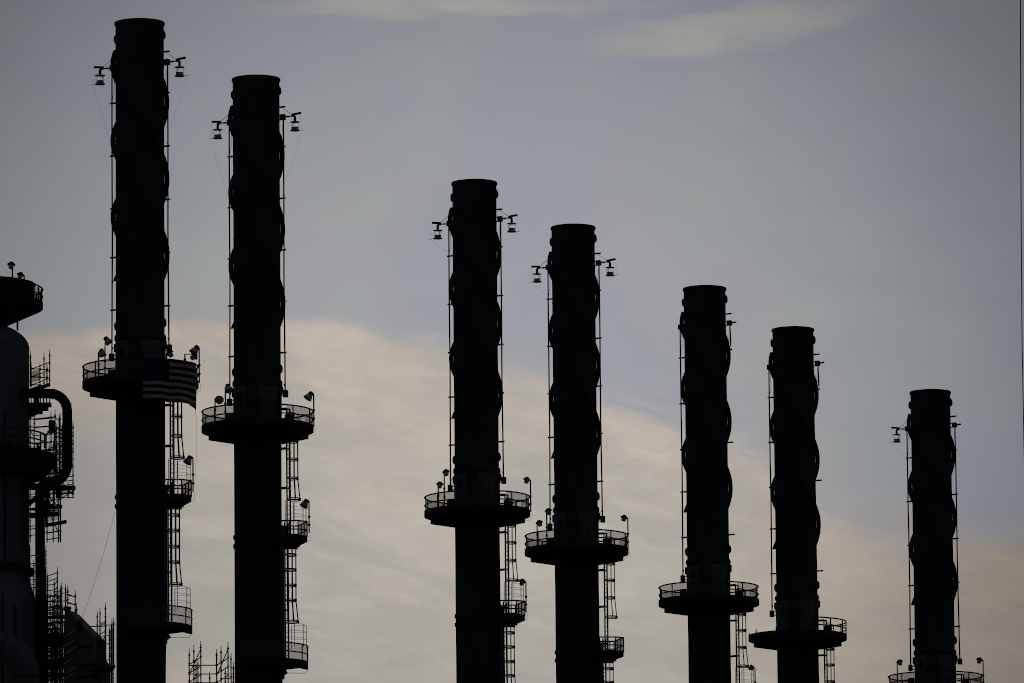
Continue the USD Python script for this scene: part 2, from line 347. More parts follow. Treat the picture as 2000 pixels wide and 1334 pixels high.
def make_stack(label, ztip, ground, variant):
    """A smokestack whose local origin is on its axis at the level of the main platform's handrail."""
    v = variant
    th = thing('smokestack', label, 'smokestack', ztip, TURN, 'row of tall smokestacks')
    Z = lambda dy: dy * ZU
    zb = -ground
    top = Z(676.5)
    prof = [(R - .12, top - 6), (R - .12, top), (R + 1.6 * U, top), (R + 1.6 * U, top - 5 * U), (R, top - 7 * U), (R, Z(172)), (R, Z(58)), (R + .012, Z(52)), (R + .012, zb)]
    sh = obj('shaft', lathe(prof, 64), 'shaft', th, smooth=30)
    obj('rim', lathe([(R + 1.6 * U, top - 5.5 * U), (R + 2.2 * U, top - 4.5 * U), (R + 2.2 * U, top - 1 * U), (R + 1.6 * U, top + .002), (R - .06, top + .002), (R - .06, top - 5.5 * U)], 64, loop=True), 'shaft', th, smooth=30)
    # weld seams: narrow proud bands round the shaft
    for dy in (590, 510, 430, 350, 270, 190, -60, -140, -215, -330, -400):
        obj('weld_seam', ring(R - .01, R + .018, Z(dy) - .02, Z(dy) + .02, 48), 'shaft', sh)
    # helical strakes, three starts
    for k in range(3):
        n = 84; A, B = [], []
        for i in range(n + 1):
            dy = 627 - (627 - 172) * i / n
            a = math.radians(206 + 120 * k + 360 * (597 - dy) / 450.0)
            A.append((a, Z(dy)))
        V, Fs = [], []
        for a, z in A:
            for rr, s in ((R + .012, -1), (R + 10.2 * U, -1), (R + 10.2 * U, 1), (R + .012, 1)):
                V.append(pol(rr, a, z + s * .02))
        for i in range(n):
            for c in range(4):
                d = (c + 1) % 4
                Fs += [[i * 4 + c, i * 4 + d, i * 4 + 4 + d], [i * 4 + c, i * 4 + 4 + d, i * 4 + 4 + c]]
        Fs += [[0, 1, 2], [0, 2, 3], [n * 4, n * 4 + 2, n * 4 + 1], [n * 4, n * 4 + 3, n * 4 + 2]]
        st = obj('helical_strake', tri(V, Fs), 'shaft', th)
        obj('strake_clip', cat_([box((0, 0, 0), (.12, .05, .10)).apply_transform(trimesh.transformations.compose_matrix(angles=(0, 0, a), translate=pol(R + .05, a, z))) for a, z in A[2::4]]), 'shaft', st, kind='stuff')
    # covered ports near the top and the foot of the straked length, on both sides
    for dy in (648, 83):
        for a in (0, PI): elbow_stub(th, a, Z(dy))
    obj('stiffener_ring', lathe([(R, Z(56) - .22), (R + .07, Z(56) - .18), (R + .11, Z(56) - .08), (R + .11, Z(56) + .08), (R + .07, Z(56) + .18), (R, Z(56) + .22)], 48), 'shaft', th, smooth=50)
    for dy in (-253, -271):
        obj('flange', lathe([(R, Z(dy) - .13), (R + .085, Z(dy) - .11), (R + .10, Z(dy)), (R + .085, Z(dy) + .11), (R, Z(dy) + .13)], 48), 'shaft', th, smooth=40)
    # jacket of flat panels between the ring and the platform
    npan = 12
    for k in range(npan):
        a0 = 2 * PI * k / npan + .012; a1 = 2 * PI * (k + 1) / npan - .012
        obj('jacket_panel', ring(R + .014, R + .055, Z(-30), Z(47), 5, a0, a1), 'panel' if k % 3 else 'shaft', th)
    for a, dy in ((math.radians(-62), 18), (math.radians(-110), 25)):
        obj('hand_hole', aim(lathe([(0, .16), (.2, .16), (.24, .10), (.24, -.1)], 16), (math.cos(a), math.sin(a), 0), pol(R + .04, a, Z(dy))), 'shaft', th, smooth=40)
    # conduits with stand-off brackets on both sides, junction box at the head and the foot
    for side, a, dys, bot in (('r', 0.0, v['conduit_r'], v['cr_bot']), ('l', PI, v['conduit_l'], 27)):
        rc = 62.3 * U
        c = np.array([math.cos(a), math.sin(a), 0])
        zt = Z(590)
        cd = obj('conduit', tube([c * rc + (0, 0, zt)] + ([c * (rc + .01) + (0, 0, Z(430)), c * (rc - .01) + (0, 0, Z(260))] if bot < 200 else []) + [c * (rc + .04) + (0, 0, Z(bot))], .052, 6), 'conduit', th)
        for off in dys:
            z = Z(593 + off)
            obj('bracket', bar(c * (R - .02) + (0, 0, z), c * (rc + .13) + (0, 0, z), .09, .10), 'steel', cd)
        bx = obj('junction_box', box(c * (rc - .04) + (0, 0, Z(593)), (.30, .30, .36)), 'steel', cd)
        for dz in (.14, -.16): obj('box_arm', bar(c * (R - .02) + (0, 0, Z(593) + dz), c * (rc - .1) + (0, 0, Z(593) + dz), .10, .05), 'steel', cd)
        if v.get('stub') and side == 'r': obj('arm_stub', tube([c * (rc + .05) + (0, 0, Z(593)), c * (rc + .50) + (0, 0, Z(594))], .06, 6), 'steel', cd)
        if bot < 60:
            obj('junction_box', box(c * (rc + .06) + (0, 0, Z(bot) - .1), (.24, .3, .46)), 'steel', cd)
            obj('box_arm', cat_([bar(c * (R - .02) + (0, 0, Z(bot) + dz), c * (rc + .02) + (0, 0, Z(bot) + dz), .1, .06) for dz in (.02, -.22)]), 'steel', cd)
        obj('loop_cable', tube([c * (rc + .02) + (0, 0, Z(593) - .15), c * (rc - .10) + (0, .05, Z(593) - .6), c * (rc - .14) + (0, .05, Z(593) - 1.3), c * (rc - .01) + (0, 0, Z(593) - 2.2)], .012, 4), 'wire', cd)
        for z in np.linspace(Z(bot) + .4, Z(560), 5 if bot < 200 else 1):
            obj('coupling', tube([c * rc + (0, 0, z), c * rc + (0, 0, z + .14)], .052, 6), 'conduit', cd)
    # stubs of pipework and boxes clustered on both flanks above the main deck
    for a in (PI, 0.0):
        c = np.array([math.cos(a), math.sin(a), 0]); t = np.array([-c[1], c[0], 0])
        obj('valve_cluster', cat_([box(c * (R + .10) + t * .15 + (0, 0, Z(40)), (.22, .3, .5)), tube([c * (R - .05) + (0, 0, Z(32)), c * (R + .22) + (0, 0, Z(32))], .11, 8),
              tube([c * (R + .12) + (0, 0, Z(-28)), c * (R + .12) + (0, 0, Z(44))], .03, 5), box(c * (R + .13) - t * .25 + (0, 0, Z(12)), (.2, .22, .35)), tube([c * (R + .16) - t * .1 + (0, 0, Z(20)), c * (R + .16) - t * .1 + (0, 0, Z(30))], .07, 6)]), 'steel', th)
    # main platform
    zd = Z(-32)
    pf = toe_deck(th, R + .06, RAIL_R, zd, 0, 2 * PI, 72)
    np_, ph = 7, math.radians(191)
    for k in range(np_):
        a = ph + 2 * PI * k / np_
        z0, z1 = zd - .06, zd - 20.5 * ZU
        s = np.array([-math.sin(a), math.cos(a), 0]) * .06
        qa, qb, qc, qd = pol(R - .02, a, z1 - .06), pol(99 * U, a, z1 + .03), pol(99 * U, a, z0), pol(R - .02, a, z0)
        V = [q + s for q in (qa, qb, qc, qd)] + [q - s for q in (qa, qb, qc, qd)]
        obj('deck_bracket', tri(V, [[0, 1, 2], [0, 2, 3], [4, 6, 5], [4, 7, 6]] + [f for i in range(4) for f in ([i, i + 4, (i + 1) % 4 + 4], [i, (i + 1) % 4 + 4, (i + 1) % 4])]), 'deck', pf)
    obj('ring_beam', ring(101 * U, 104 * U, zd - 21 * ZU, zd - .07, 7, ph, ph + 2 * PI), 'deck', pf)
    obj('inner_beam', ring(74 * U, 77 * U, zd - 20.2 * ZU, zd - .07, 7, ph, ph + 2 * PI), 'deck', pf)
    obj('collar_ring', ring(R + .02, R + .20, zd - 22.5 * ZU, zd - 18 * ZU, 48), 'deck', pf)
    ra0, ra1 = (0, 2 * PI) if v['full_rail'] else (math.radians(-48), math.radians(75))
    nr = 72 if v['full_rail'] else 28
    rails(pf, RAIL_R - .02, ra0, ra1, 0, (0, -17 * ZU), nr)
    npost = 12 if v['full_rail'] else 5
    for k in range(npost + (0 if v['full_rail'] else 1)):
        a = ra0 + (ra1 - ra0) * (k + (.25 if v['full_rail'] else 0)) / npost
        posts(pf, RAIL_R - .03, [a], zd, -.02)
    if not v['full_rail']:
        posts(pf, RAIL_R - .03, [math.radians(d) for d in (150, 196, 236, 268)], zd, zd + .35)
    if v['screen']:
        for lo, hi in ((math.radians(128), math.radians(300)), (math.radians(-30), math.radians(58))):
            obj('mesh_screen', ring(RAIL_R - .075, RAIL_R - .07, zd + .1, -.03, 30, lo, hi), 'mesh', pf)
    # access gate, cable reel and sheet guard on the deck at the ladder head
    gp = [pol(RAIL_R - .9, math.radians(a), zd) for a in (-16, -2, 12)]
    Zs = np.array([0, 0, 1.0])
    obj('ladder_gate', cat_([tube([p, p + Zs * .78], .035, 5) for p in gp] + [tube([p + Zs * h for p in gp], .03, 5) for h in (.75, .45, .15)] + [tube([pol(RAIL_R - .9, math.radians(12), zd + .75), pol(RAIL_R - .05, math.radians(20), zd + .75)], .03, 5)]), 'rail', pf)
    obj('tool_box', box(pol(RAIL_R - .55, math.radians(-20), zd + .25), (.35, .55, .5), math.radians(-20)), 'rail', pf)
    if v['screen']:
        a = math.radians(186)
        sg = cat_([box(pol(R + .42, a, zd + .62), (.52, .04, .8), a + .12), tube([pol(R + .2, a, zd), pol(R + .62, a + .03, zd + .7)], .03, 5), tube([pol(R + .75, a, zd), pol(R + .3, a, zd + .9)], .025, 5)])
        obj('sheet_guard', sg, 'rail', pf)
    rl = (R + 1.0)
    # ladder from the main platform down to the small platform
    ru = 70 * U
    z2 = Z(-262)
    ladder(th, zd + 1.1, z2, ru, [Z(d) for d in (-66, -102, -140, -182)])
    if v['mid_platform']:
        if v.get('guard', True): gate_cage(th, ru, z2 + 1.05, Z(-186), 104 * U)
        from shapely.geometry import Polygon
        tr = math.radians(-TURN)
        def loc2(px, near, k=1.0):
            x, y = px * U * k, -near * U * k
            return np.array([x * math.cos(tr) - y * math.sin(tr), x * math.sin(tr) + y * math.cos(tr), 0])
        vs = [loc2(*q) for q in ((34, -33), (80, -37), (100, 30), (82, 47), (30, 47))]
        z2 = Z(-258)
        Zs = np.array([0, 0, 1.0])
        def slab(k, za, zb_):
            c = sum(vs) / len(vs)
            m = trimesh.creation.extrude_polygon(Polygon([tuple((c + (q - c) * k)[:2]) for q in vs]), zb_ - za, engine='earcut')
            m.apply_translation((0, 0, za)); return m
        p2 = obj('rest_platform', slab(1.0, z2 - 9 * ZU, z2), 'deck', th)
        for a, b in ((0, 1), (1, 2), (2, 3), (3, 4)):
            obj('toe_plate', bar(vs[a] + Zs * (z2 + .06), vs[b] + Zs * (z2 + .06), .02, .13), 'deck', p2)
        for q in ((80, -30), (84, 5), (74, 38)):
            e = loc2(*q); e = e * (1 if q[1] == 5 else .98); s_ = e / np.linalg.norm(e) * (R - .02)
            obj('deck_bracket', bar(s_ + Zs * (z2 - 12.5 * ZU), e + Zs * (z2 - 12.5 * ZU), .10, .24), 'deck', p2)
        for h, rd in ((32, .048), (15, .042)):
            for a, b in ((0, 1), (1, 2), (2, 3), (3, 4)):
                obj('handrail' if h == 32 else 'mid_rail', tube([vs[a] + Zs * (z2 + h * ZU), vs[b] + Zs * (z2 + h * ZU)], rd, 6), 'rail', p2)
        for a, b, n_ in ((0, 1, 3), (1, 2, 3), (2, 3, 1), (3, 4, 3)):
            for k in range(n_):
                p = vs[a] + (vs[b] - vs[a]) * (k if a else k + .4) / n_
                obj('rail_post', tube([p + Zs * z2, p + Zs * (z2 + 32 * ZU)], .042, 5), 'rail', p2)
        c_ = sum(vs) / len(vs)
        obj('mesh_screen', cat_([bar(c_ + (vs[a] - c_) * .985 + Zs * (z2 + 15.5 * ZU), c_ + (vs[b] - c_) * .985 + Zs * (z2 + 15.5 * ZU), .006, 30 * ZU) for a, b in ((1, 2), (2, 3))]), 'mesh', p2, kind='stuff')
        # second ladder, cable tray beside it, and the lower platform
        z3 = Z(-507)
        if v['low_platform']:
            ladder(th, z2 + 1.0, z3, ru - .18, [Z(d) for d in (-293, -323, -354, -384, -427)])
            gate_cage(th, ru - .18, z3 + .9, Z(-433), 103 * U)
            a0, a1 = math.radians(-88), math.radians(30)
            p3 = toe_deck(th, R + .1, 99 * U, z3, a0, a1, 30, 'lower_platform', drop=11.5)
            rails(p3, 99.5 * U, a0, a1, z3 + 34 * ZU, (0, -17 * ZU), 30, .045)
            for a in np.linspace(a0, a1, 5): posts(p3, 98.5 * U, [a], z3, z3 + 34 * ZU, .045)
            obj('mesh_screen', ring(97.5 * U, 97.7 * U, z3 + .1, z3 + 33 * ZU, 30, a0, a1), 'mesh2', p3)
            obj('support_pipe', tube([pol(R + .25, a1 - .2, z3 - .62), pol(95 * U, a1 - .2, z3 - .66), pol(99 * U, a1 - .2, z3 - .5)], .02, 4), 'steel', p3)
            for a in (a1 - .25, a0 + .4): obj('deck_haunch', bar(pol(R - .02, a, z3 - .62), pol(R + .26, a, z3 - .45), .4, .4), 'deck', p3)
            for a in (a1 - .62, a1 - 1.2): obj('deck_bracket', bar(pol(R - .02, a, z3 - 11 * ZU), pol(97 * U, a, z3 - 9 * ZU), .12, .34), 'deck', p3)
            zt0, zt1 = z2 + .8, Z(-541)
        else:
            ladder(th, z2 + 1.0, Z(-640), ru - .18, [Z(d) for d in (-293, -323, -354, -384, -415)], flare=False)
            zt0, zt1 = z2 - .1, Z(-640)
        obj('cable_tray', bar((62 * U, -.42, zt1), (62 * U, -.42, zt0 - .3), .22, .12), 'panel', th)
        obj('cable_tray', bar((56 * U, -.10, zt1), (56 * U, -.10, zt0), .07, .06), 'steel', th)
    return th

stk = [  # axis x, handrail y, rail span in pixels, label bits
    (274.2, 717.0, 226.0), (503.0, 804.3, 218.2), (931.8, 971.5, 205.9), (1125.8, 1046.6, 201.7), (1384.0, 1147.2, 195.2), (1557.4, 1216.0, 191.3), (1827.0, 1321.3, 185.4)]
names = ['flag-draped leftmost smokestack', 'second smokestack from the left', 'third smokestack from the left', 'fourth smokestack from the left', 'fifth smokestack from the left', 'sixth smokestack from the left', 'rightmost smokestack']
slabels = [
    'tallest leftmost dark smokestack with a striped flag on its ring platform',
    'second tall dark smokestack from the left, with scaffold tips at its left foot',
    'third dark smokestack from the left, first one right of the wide sky gap',
    'fourth dark smokestack from the left, close beside the third, twin hanging lanterns',
    'fifth dark smokestack from the left, full ring railing but no lanterns or floodlights',
    'sixth dark smokestack from the left, its ring platform missing the left railing',
    'shortest rightmost dark smokestack with a single hanging lantern on its left']
full_l, full_r = (-70, -174, -278, -374, -477), (21, -60, -165, -270, -374, -478)
std = dict(conduit_l=full_l, conduit_r=full_r, cr_bot=35, full_rail=True, screen=True, mid_platform=True, low_platform=True)
V4 = dict(std, guard=False)
V5 = dict(std, stub=True, conduit_r=(21, -60, -270, -478), cr_bot=540); V6 = dict(V5, full_rail=False, screen=False, low_platform=False); V7 = dict(std, stub=True, mid_platform=True, low_platform=False)
DEP, LOC, ST = [], [], []
for i, (x, y, w) in enumerate(stk):
    d = F / 31.0 / (w / 226.0)
    DEP.append(d); LOC.append(P(x, y, d))
gmax = max(l[2] for l in LOC) + .5
for i in range(7):
    if i == 0: ST.append(make_stack(slabels[0], LOC[0], gmax, std))
    elif i in (1, 2): ST.append(copy_of(ST[0], slabels[i], LOC[i], TURN))
    else: ST.append(make_stack(slabels[i], LOC[i], gmax, {3: V4, 4: V5, 5: V6, 6: V7}[i]))

ca, sa = math.cos(math.radians(TURN)), math.sin(math.radians(TURN))
def on_stack(i, u, v, z):
    return LOC[i] + np.array([u * ca - v * sa, u * sa + v * ca, z])
def world_polar(i, r, deg, z):
    a = math.radians(deg); return LOC[i] + np.array([r * math.cos(a), r * math.sin(a), z])

# ------------------------------------------------------------------ hanging lanterns on the stacks
def make_lantern(label, loc, rot):
    th = thing('hanging_lantern', label, 'lantern', loc, rot, 'lanterns hung from arms near the stack tops')
    def obj(name, mesh, *a, **k):
        v = mesh.vertices.copy(); v[:, 2] = np.where(v[:, 2] < 0, v[:, 2] * .88, v[:, 2]); mesh.vertices = v
        return globals()['obj'](name, mesh, *a, **k)
    # local +x points away from the stack; the origin is where the arm leaves the junction box
    obj('arm', cat_([tube([(0, 0, 0), (.62, 0, .02)], .045, 8), tube([(.18, 0, 0), (.34, 0, .012)], .062, 8)]), 'steel', th, smooth=40)
    obj('bar', bar((.55, 0, .10), (1.22, 0, .17), .10, .13), 'steel', th)
    obj('elbow', tube([(.55, 0, .03), (.68, 0, .03), (.76, 0, -.03), (.79, 0, -.12), (.79, 0, -.40)], .085, 8), 'steel', th, smooth=40)
    ca_ = obj('cap_plate', lathe([(0, -.40), (.09, -.40), (.33, -.45), (.33, -.475), (0, -.50)], 20).apply_translation((.79, 0, 0)), 'lamp', th)
    for t in (30, 150, 270):
        c = (.79 + .26 * math.cos(math.radians(t)), .26 * math.sin(math.radians(t)))
        obj('rod', tube([(*c, -.46), (*c, -1.08)], .012, 5), 'steel', th)
    obj('wire', tube([(.79, 0, -.48), (.70, 0, -.58), (.60, 0, -.57), (.52, .05, -.62), (.52, .05, -1.0)], .014, 4), 'wire', th)
    obj('lamp_stack', lathe([(0, -.84), (.22, -.84), (.24, -.87), (.22, -.90), (.17, -.92), (.22, -.95), (.24, -.98), (.2, -1.0), (.17, -1.03), (.17, -1.07), (0, -1.07)], 20).apply_translation((.79, 0, 0)), 'lamp', th)
    obj('base_plate', lathe([(0, -1.06), (.30, -1.06), (.34, -1.085), (.30, -1.13), (0, -1.15)], 20).apply_translation((.79, 0, 0)), 'lamp', th)
    obj('handle', tube([(1.08, 0, -1.10), (1.46, .05, -1.11)], .014, 4), 'wire', th)
    obj('stay', tube([(-.22, 0, .68), (.56, 0, .12)], .017, 4), 'wire', th)
    obj('tip_line', tube([(1.21, 0, .12), (1.25, 0, -.45), (1.33, .03, -1.10)], .006, 3), 'wire', th)
    return th
zl = 593 * ZU
lant = None
near = 'right'
for i in (0, 1, 2, 3, 6):
    for side in (1, -1):
        if i == 6 and side == 1: continue
        lab = f"hanging lantern on the {'right' if side > 0 else 'left'} side near the top of the {names[i]}"
        loc, rot = on_stack(i, side * (62 * U + .08), 0, zl), TURN + (0 if side > 0 else 180)
        if lant is None: lant = make_lantern(lab, loc, rot)
        else: copy_of(lant, lab, loc, rot)
        # thin tag line from the lantern's foot back to the stack's conduit
        drop = (4.6 if side > 0 else 5.2) if i < 2 else (1.55 if side > 0 else 2.0)
        a, b = on_stack(i, side * (60 * U + 1.42), side * .04, zl - .99), on_stack(i, side * (60 * U + .05), 0, zl - drop)
        if i == 6: b = on_stack(i, side * (60 * U + .05), 0, zl - 2.3)
        t = np.linspace(0, 1, 9)[:, None]; pts = a + (b - a) * t; pts[:, 2] -= .12 * (t * (1 - t) * 4)[:, 0]
        tag(obj('tag_line', tube(pts, .0048, 3), 'wire'), f"thin slack line below the {'right' if side > 0 else 'left'} lantern of the {names[i]}", 'line', 'thin lines below the lanterns')

# ------------------------------------------------------------------ floodlights
def floodlight(label, foot, neck, head, aimdir, kind='bell', size=1.0, clamp=None):
    """foot, neck, head: world points. A pole from foot to neck, an arm from neck to the head, and the lamp aimed along aimdir."""
    th = thing('flood_light', label, 'floodlight', foot, 0, 'floodlights on poles at the platforms')
    foot = np.asarray(foot); nk, hd = np.asarray(neck) - foot, np.asarray(head) - foot
    obj('pole', tube([(0, 0, 0), nk * .5, nk], .044, 6), 'rail', th)
    d = np.asarray(aimdir, float); d /= np.linalg.norm(d)
    obj('arm', tube([nk, nk * .4 + hd * .6 - d * .12 * size, hd - d * .2 * size], .03, 5), 'steel', th)
    s = size
    if kind == 'bell':
        hz = lathe([(0, -.22 * s), (.12 * s, -.22 * s), (.15 * s, -.17 * s), (.16 * s, -.02 * s), (.0, -.01 * s)], 16)
        shd = lathe([(.15 * s, -.04 * s), (.21 * s, .08 * s), (.255 * s, .22 * s), (.275 * s, .26 * s), (.265 * s, .26 * s), (.24 * s, .22 * s), (.19 * s, .08 * s), (.13 * s, -.03 * s)], 18, loop=True)
        ln = lathe([(0, .27 * s), (.16 * s, .25 * s), (.25 * s, .215 * s), (0, .205 * s)], 18)
    else:
        hz = lathe([(0, -.2 * s), (.14 * s, -.2 * s), (.2 * s, -.1 * s), (.0, -.09 * s)], 14)
        shd = lathe([(.2 * s, -.11 * s), (.29 * s, -.06 * s), (.29 * s, .02 * s), (.21 * s, .06 * s), (.0, .061 * s), (0, -.1 * s)], 16)
        ln = lathe([(0, .30 * s), (.15 * s, .29 * s), (.17 * s, .24 * s), (.19 * s, .062 * s), (0, .0621 * s)], 16)
    obj('housing', aim(hz, d, hd), 'steel', th, smooth=40)
    obj('shade', aim(shd, d, hd), 'lamp' if kind == 'bell' else 'steel', th, smooth=40)
    obj('lens', aim(ln, d, hd), 'lens', th, smooth=40)
    up = np.array([0, 0, 1.0])
    obj('yoke', cat_([tube([hd - d * .2 * s, hd + np.cross(d, up) * q * s - d * .1 * s, hd + np.cross(d, up) * q * s], .018, 4) for q in (-.2, .2)]), 'steel', th)
    for h in clamp or (): obj('clamp', box(nk * h, (.16, .16, .12)), 'steel', th)
    # a cable hanging from the pole's foot
    obj('power_cable', tube([(0, 0, .08), (.10, 0, -.18), (.08, 0, -.45), (-.12, 0, -.60), (-.5, .1, -.62)], .011, 4), 'wire', th)
    return th

def flood_at(i, label, px, py_head, pole_x, py_neck, z_foot_dy, r, aimdir, kind, size=1.0, near=True):
    """A floodlight whose pole stands on stack i's platform at radius r, at the bearing that puts it at pixel column pole_x."""
    s = stk[i][2] / 226.0
    c = (pole_x - stk[i][0]) / s * U / r
    a = -math.degrees(math.acos(max(-1, min(1, c)))) if near else math.degrees(math.acos(max(-1, min(1, c))))
    base = world_polar(i, r, a, 0)
    dpt = float(np.dot(base - CO, fw))
    nk = P(pole_x, py_neck, dpt); hd = P(px, py_head, dpt)
    foot = np.array([nk[0], nk[1], LOC[i][2] + z_foot_dy * ZU])
    return floodlight(label, foot, nk, hd, aimdir, kind, size, (.25, .5))

RR = RAIL_R + .05
flood_at(0, 'bell floodlight on the taller left pole of the flag-draped leftmost smokestack', 209, 664, 205, 677, -30, RR, (.55, -.1, -.75), 'bell', 1.0)
flood_at(0, 'bell floodlight on the lower left pole of the flag-draped leftmost smokestack', 199, 688, 192.5, 688, -30, RR, (.25, -.1, -1), 'bell', .95)
flood_at(0, 'floodlight on a short arm above the flag, right end of the leftmost platform', 379.5, 696, 361, 691.5, -8, RR - .1, (-.6, -.2, -.5), 'bucket', .9, near=True)
flood_at(0, 'bell floodlight on the tall outer pole right of the flag on the leftmost smokestack', 382, 682, 389, 679, -36, RR + .09, (-.5, -.25, -.8), 'bell', 1.1)
flood_at(0, 'floodlight close against the shaft just above the flag canton on the leftmost smokestack', 331, 690, 325, 690, -8, RR - 1.2, (.45, -.2, -.6), 'bucket', .9)
flood_at(1, 'bell floodlight on the taller left pole of the second smokestack from the left', 446, 757, 440, 757, -30, RR, (.3, -.35, -.75), 'bell', 1.05)
flood_at(1, 'round-faced bell floodlight on the lower left pole of the second smokestack from the left', 427, 779, 420, 778, -30, RR, (.25, -.85, -.4), 'bell', 1.05)
flood_at(1, 'bell floodlight on the outer right pole of the second smokestack from the left', 605, 772, 612.6, 769, -36, RR + .09, (-.5, -.2, -.75), 'bell', 1.1)
flood_at(2, 'floodlight on the taller left pole of the third smokestack from the left', 871, 922, 867.5, 921, -30, RR, (.2, -.2, -1), 'bucket', .88)
flood_at(2, 'floodlight on the lower left pole of the third smokestack from the left', 859, 946, 856, 946, -30, RR, (-.1, -.2, -1), 'bucket', .88)
flood_at(2, 'floodlight on the outer right pole of the third smokestack from the left', 1029, 937, 1036, 938, -36, RR + .09, (-.25, -.1, -1), 'bucket', .88)
flood_at(3, 'floodlight on the taller left pole of the fourth smokestack from the left', 1071, 998, 1067.5, 998, -30, RR, (.25, -.2, -1), 'bucket', .88)
flood_at(3, 'floodlight on the lower left pole of the fourth smokestack from the left', 1053.5, 1021, 1049, 1022, -30, RR, (.25, -.2, -1), 'bucket', .88)
flood_at(3, 'floodlight on the outer right pole of the fourth smokestack from the left', 1219, 1011, 1226, 1012, -36, RR + .09, (-.25, -.1, -1), 'bucket', .88)
flood_at(6, 'floodlight on the left pole of the rightmost smokestack', 1757, 1293, 1752.3, 1295, -30, RR, (.25, -.2, -1), 'bucket', .9)
flood_at(6, 'floodlight on the outer right pole of the rightmost smokestack', 1913, 1289, 1920, 1290, -36, RR + .09, (-.25, -.2, -1), 'bucket', .9)
r2 = 111 * U
flood_at(0, 'bell floodlight above the small rest platform of the flag-draped leftmost smokestack', 369, 897, 376.8, 893, -246, r2, (-.35, -.2, -.75), 'bell', 1.05)
flood_at(1, 'bell floodlight above the small rest platform of the second smokestack from the left', 596.5, 982, 603.5, 978, -246, r2, (-.35, -.2, -.75), 'bell', 1.05)
flood_at(2, 'floodlight above the small rest platform of the third smokestack from the left', 1020, 1136, 1027, 1136.5, -246, r2, (-.25, -.2, -1), 'bucket', .88)
flood_at(4, 'small floodlight on the pole at the lower right edge of the fifth smokestack', 1468, 1304, 1474.5, 1305, -246, r2, (-.7, -.2, -.3), 'bucket', .8)
flood_at(0, 'round pale floodlight beside the lower ladder of the leftmost smokestack', 315, 1144, 318, 1146, -470, R + .45, (-.55, -.6, -.5), 'bell', 1.0)
flood_at(1, 'round pale floodlight beside the lower ladder of the second smokestack from the left', 547, 1223, 550, 1226, -470, R + .45, (-.55, -.6, -.5), 'bell', .9)

# ------------------------------------------------------------------ the flag on the leftmost stack's platform
def flag():
    i = 0
    th = thing('flag', 'large striped flag with a starred canton, hung on the leftmost smokestack platform rail', 'flag', LOC[0])
    A0, A1, Hh = math.radians(-84.5), math.radians(-18.0), 84 * ZU
    rf = RAIL_R + .06
    def pt(s, t):
        a = A0 + (A1 - A0) * s + .035 * t * (s - .35)
        wv = (.085 * math.sin(8 * s + 2.0 * t) + .05 * math.sin(17 * s - 3 * t) + .03 * math.sin(31 * s + 5 * t)) * (.25 + .75 * t)
        r = rf + wv + .12 * t * t * (1 - s)
        sag = -.02 * math.sin(19 * s) * t - .10 * math.sin(PI * s) ** 2 * (1 - t) * .3 - .30 * t * max(0, s - .75) / .25 * t
        return pol(r, a, -Hh * t + sag + .04)
    def patch(s0, s1, t0, t1, ns, nt, off=0.0):
        V = []
        for i_ in range(ns + 1):
            for j in range(nt + 1):
                p = pt(s0 + (s1 - s0) * i_ / ns, t0 + (t1 - t0) * j / nt)
                if off: p = p + off * np.array([p[0], p[1], 0]) / np.hypot(p[0], p[1])
                V.append(p)
        Fs = []
        for i_ in range(ns):
            for j in range(nt):
                a, b = i_ * (nt + 1) + j, (i_ + 1) * (nt + 1) + j
                Fs += [[a, a + 1, b + 1], [a, b + 1, b]]
        return tri(V, Fs)
    cw = .40
    for k in range(13):
        s0 = cw if k < 7 else 0.0
        obj('stripe', patch(s0, 1, k / 13, (k + 1) / 13, 40, 3), 'red' if k % 2 == 0 else 'white', th, smooth=True)
    ct = obj('canton', patch(0, cw, 0, 7 / 13, 20, 14), 'blue', th, smooth=True)
    for row in range(9):
        for c in range(6 if row % 2 == 0 else 5):
            s = cw * ((2 * c + (1 if row % 2 == 0 else 2)) / 12.0); t = 7 / 13 * (row + 1) / 10
            V = []
            for q in range(10):
                rr = .028 if q % 2 == 0 else .0115
                th_ = PI / 2 + q * PI / 5
                p = pt(s + rr * .62 * math.cos(th_), t - rr * math.sin(th_))
                V.append(p + .006 * np.array([p[0], p[1], 0]) / np.hypot(p[0], p[1]))
            p = pt(s, t); V.append(p + .006 * np.array([p[0], p[1], 0]) / np.hypot(p[0], p[1]))
            obj('star', tri(V, [[10, (q + 1) % 10, q] for q in range(10)]), 'star', ct)
    for s in (0.0, 1.0):
        obj('hem_cord', tube([pt(s, -.01), pt(s, .5), pt(s, 1.0), pt(s, 1.0) - (0, 0, .25)], .014, 4), 'wire', th)
    a = LOC[0] + pt(1.0, 1.0); b = world_polar(0, 108 * U, -12, -236 * ZU)
    t = np.linspace(0, 1, 9)[:, None]
    tag(obj('tie_line', tube(a + (b - a) * t + np.array([.1, 0, 0]) * np.sin(PI * t), .008, 3), 'wire'), 'thin line hanging from the lower right corner of the flag', 'line')
flag()

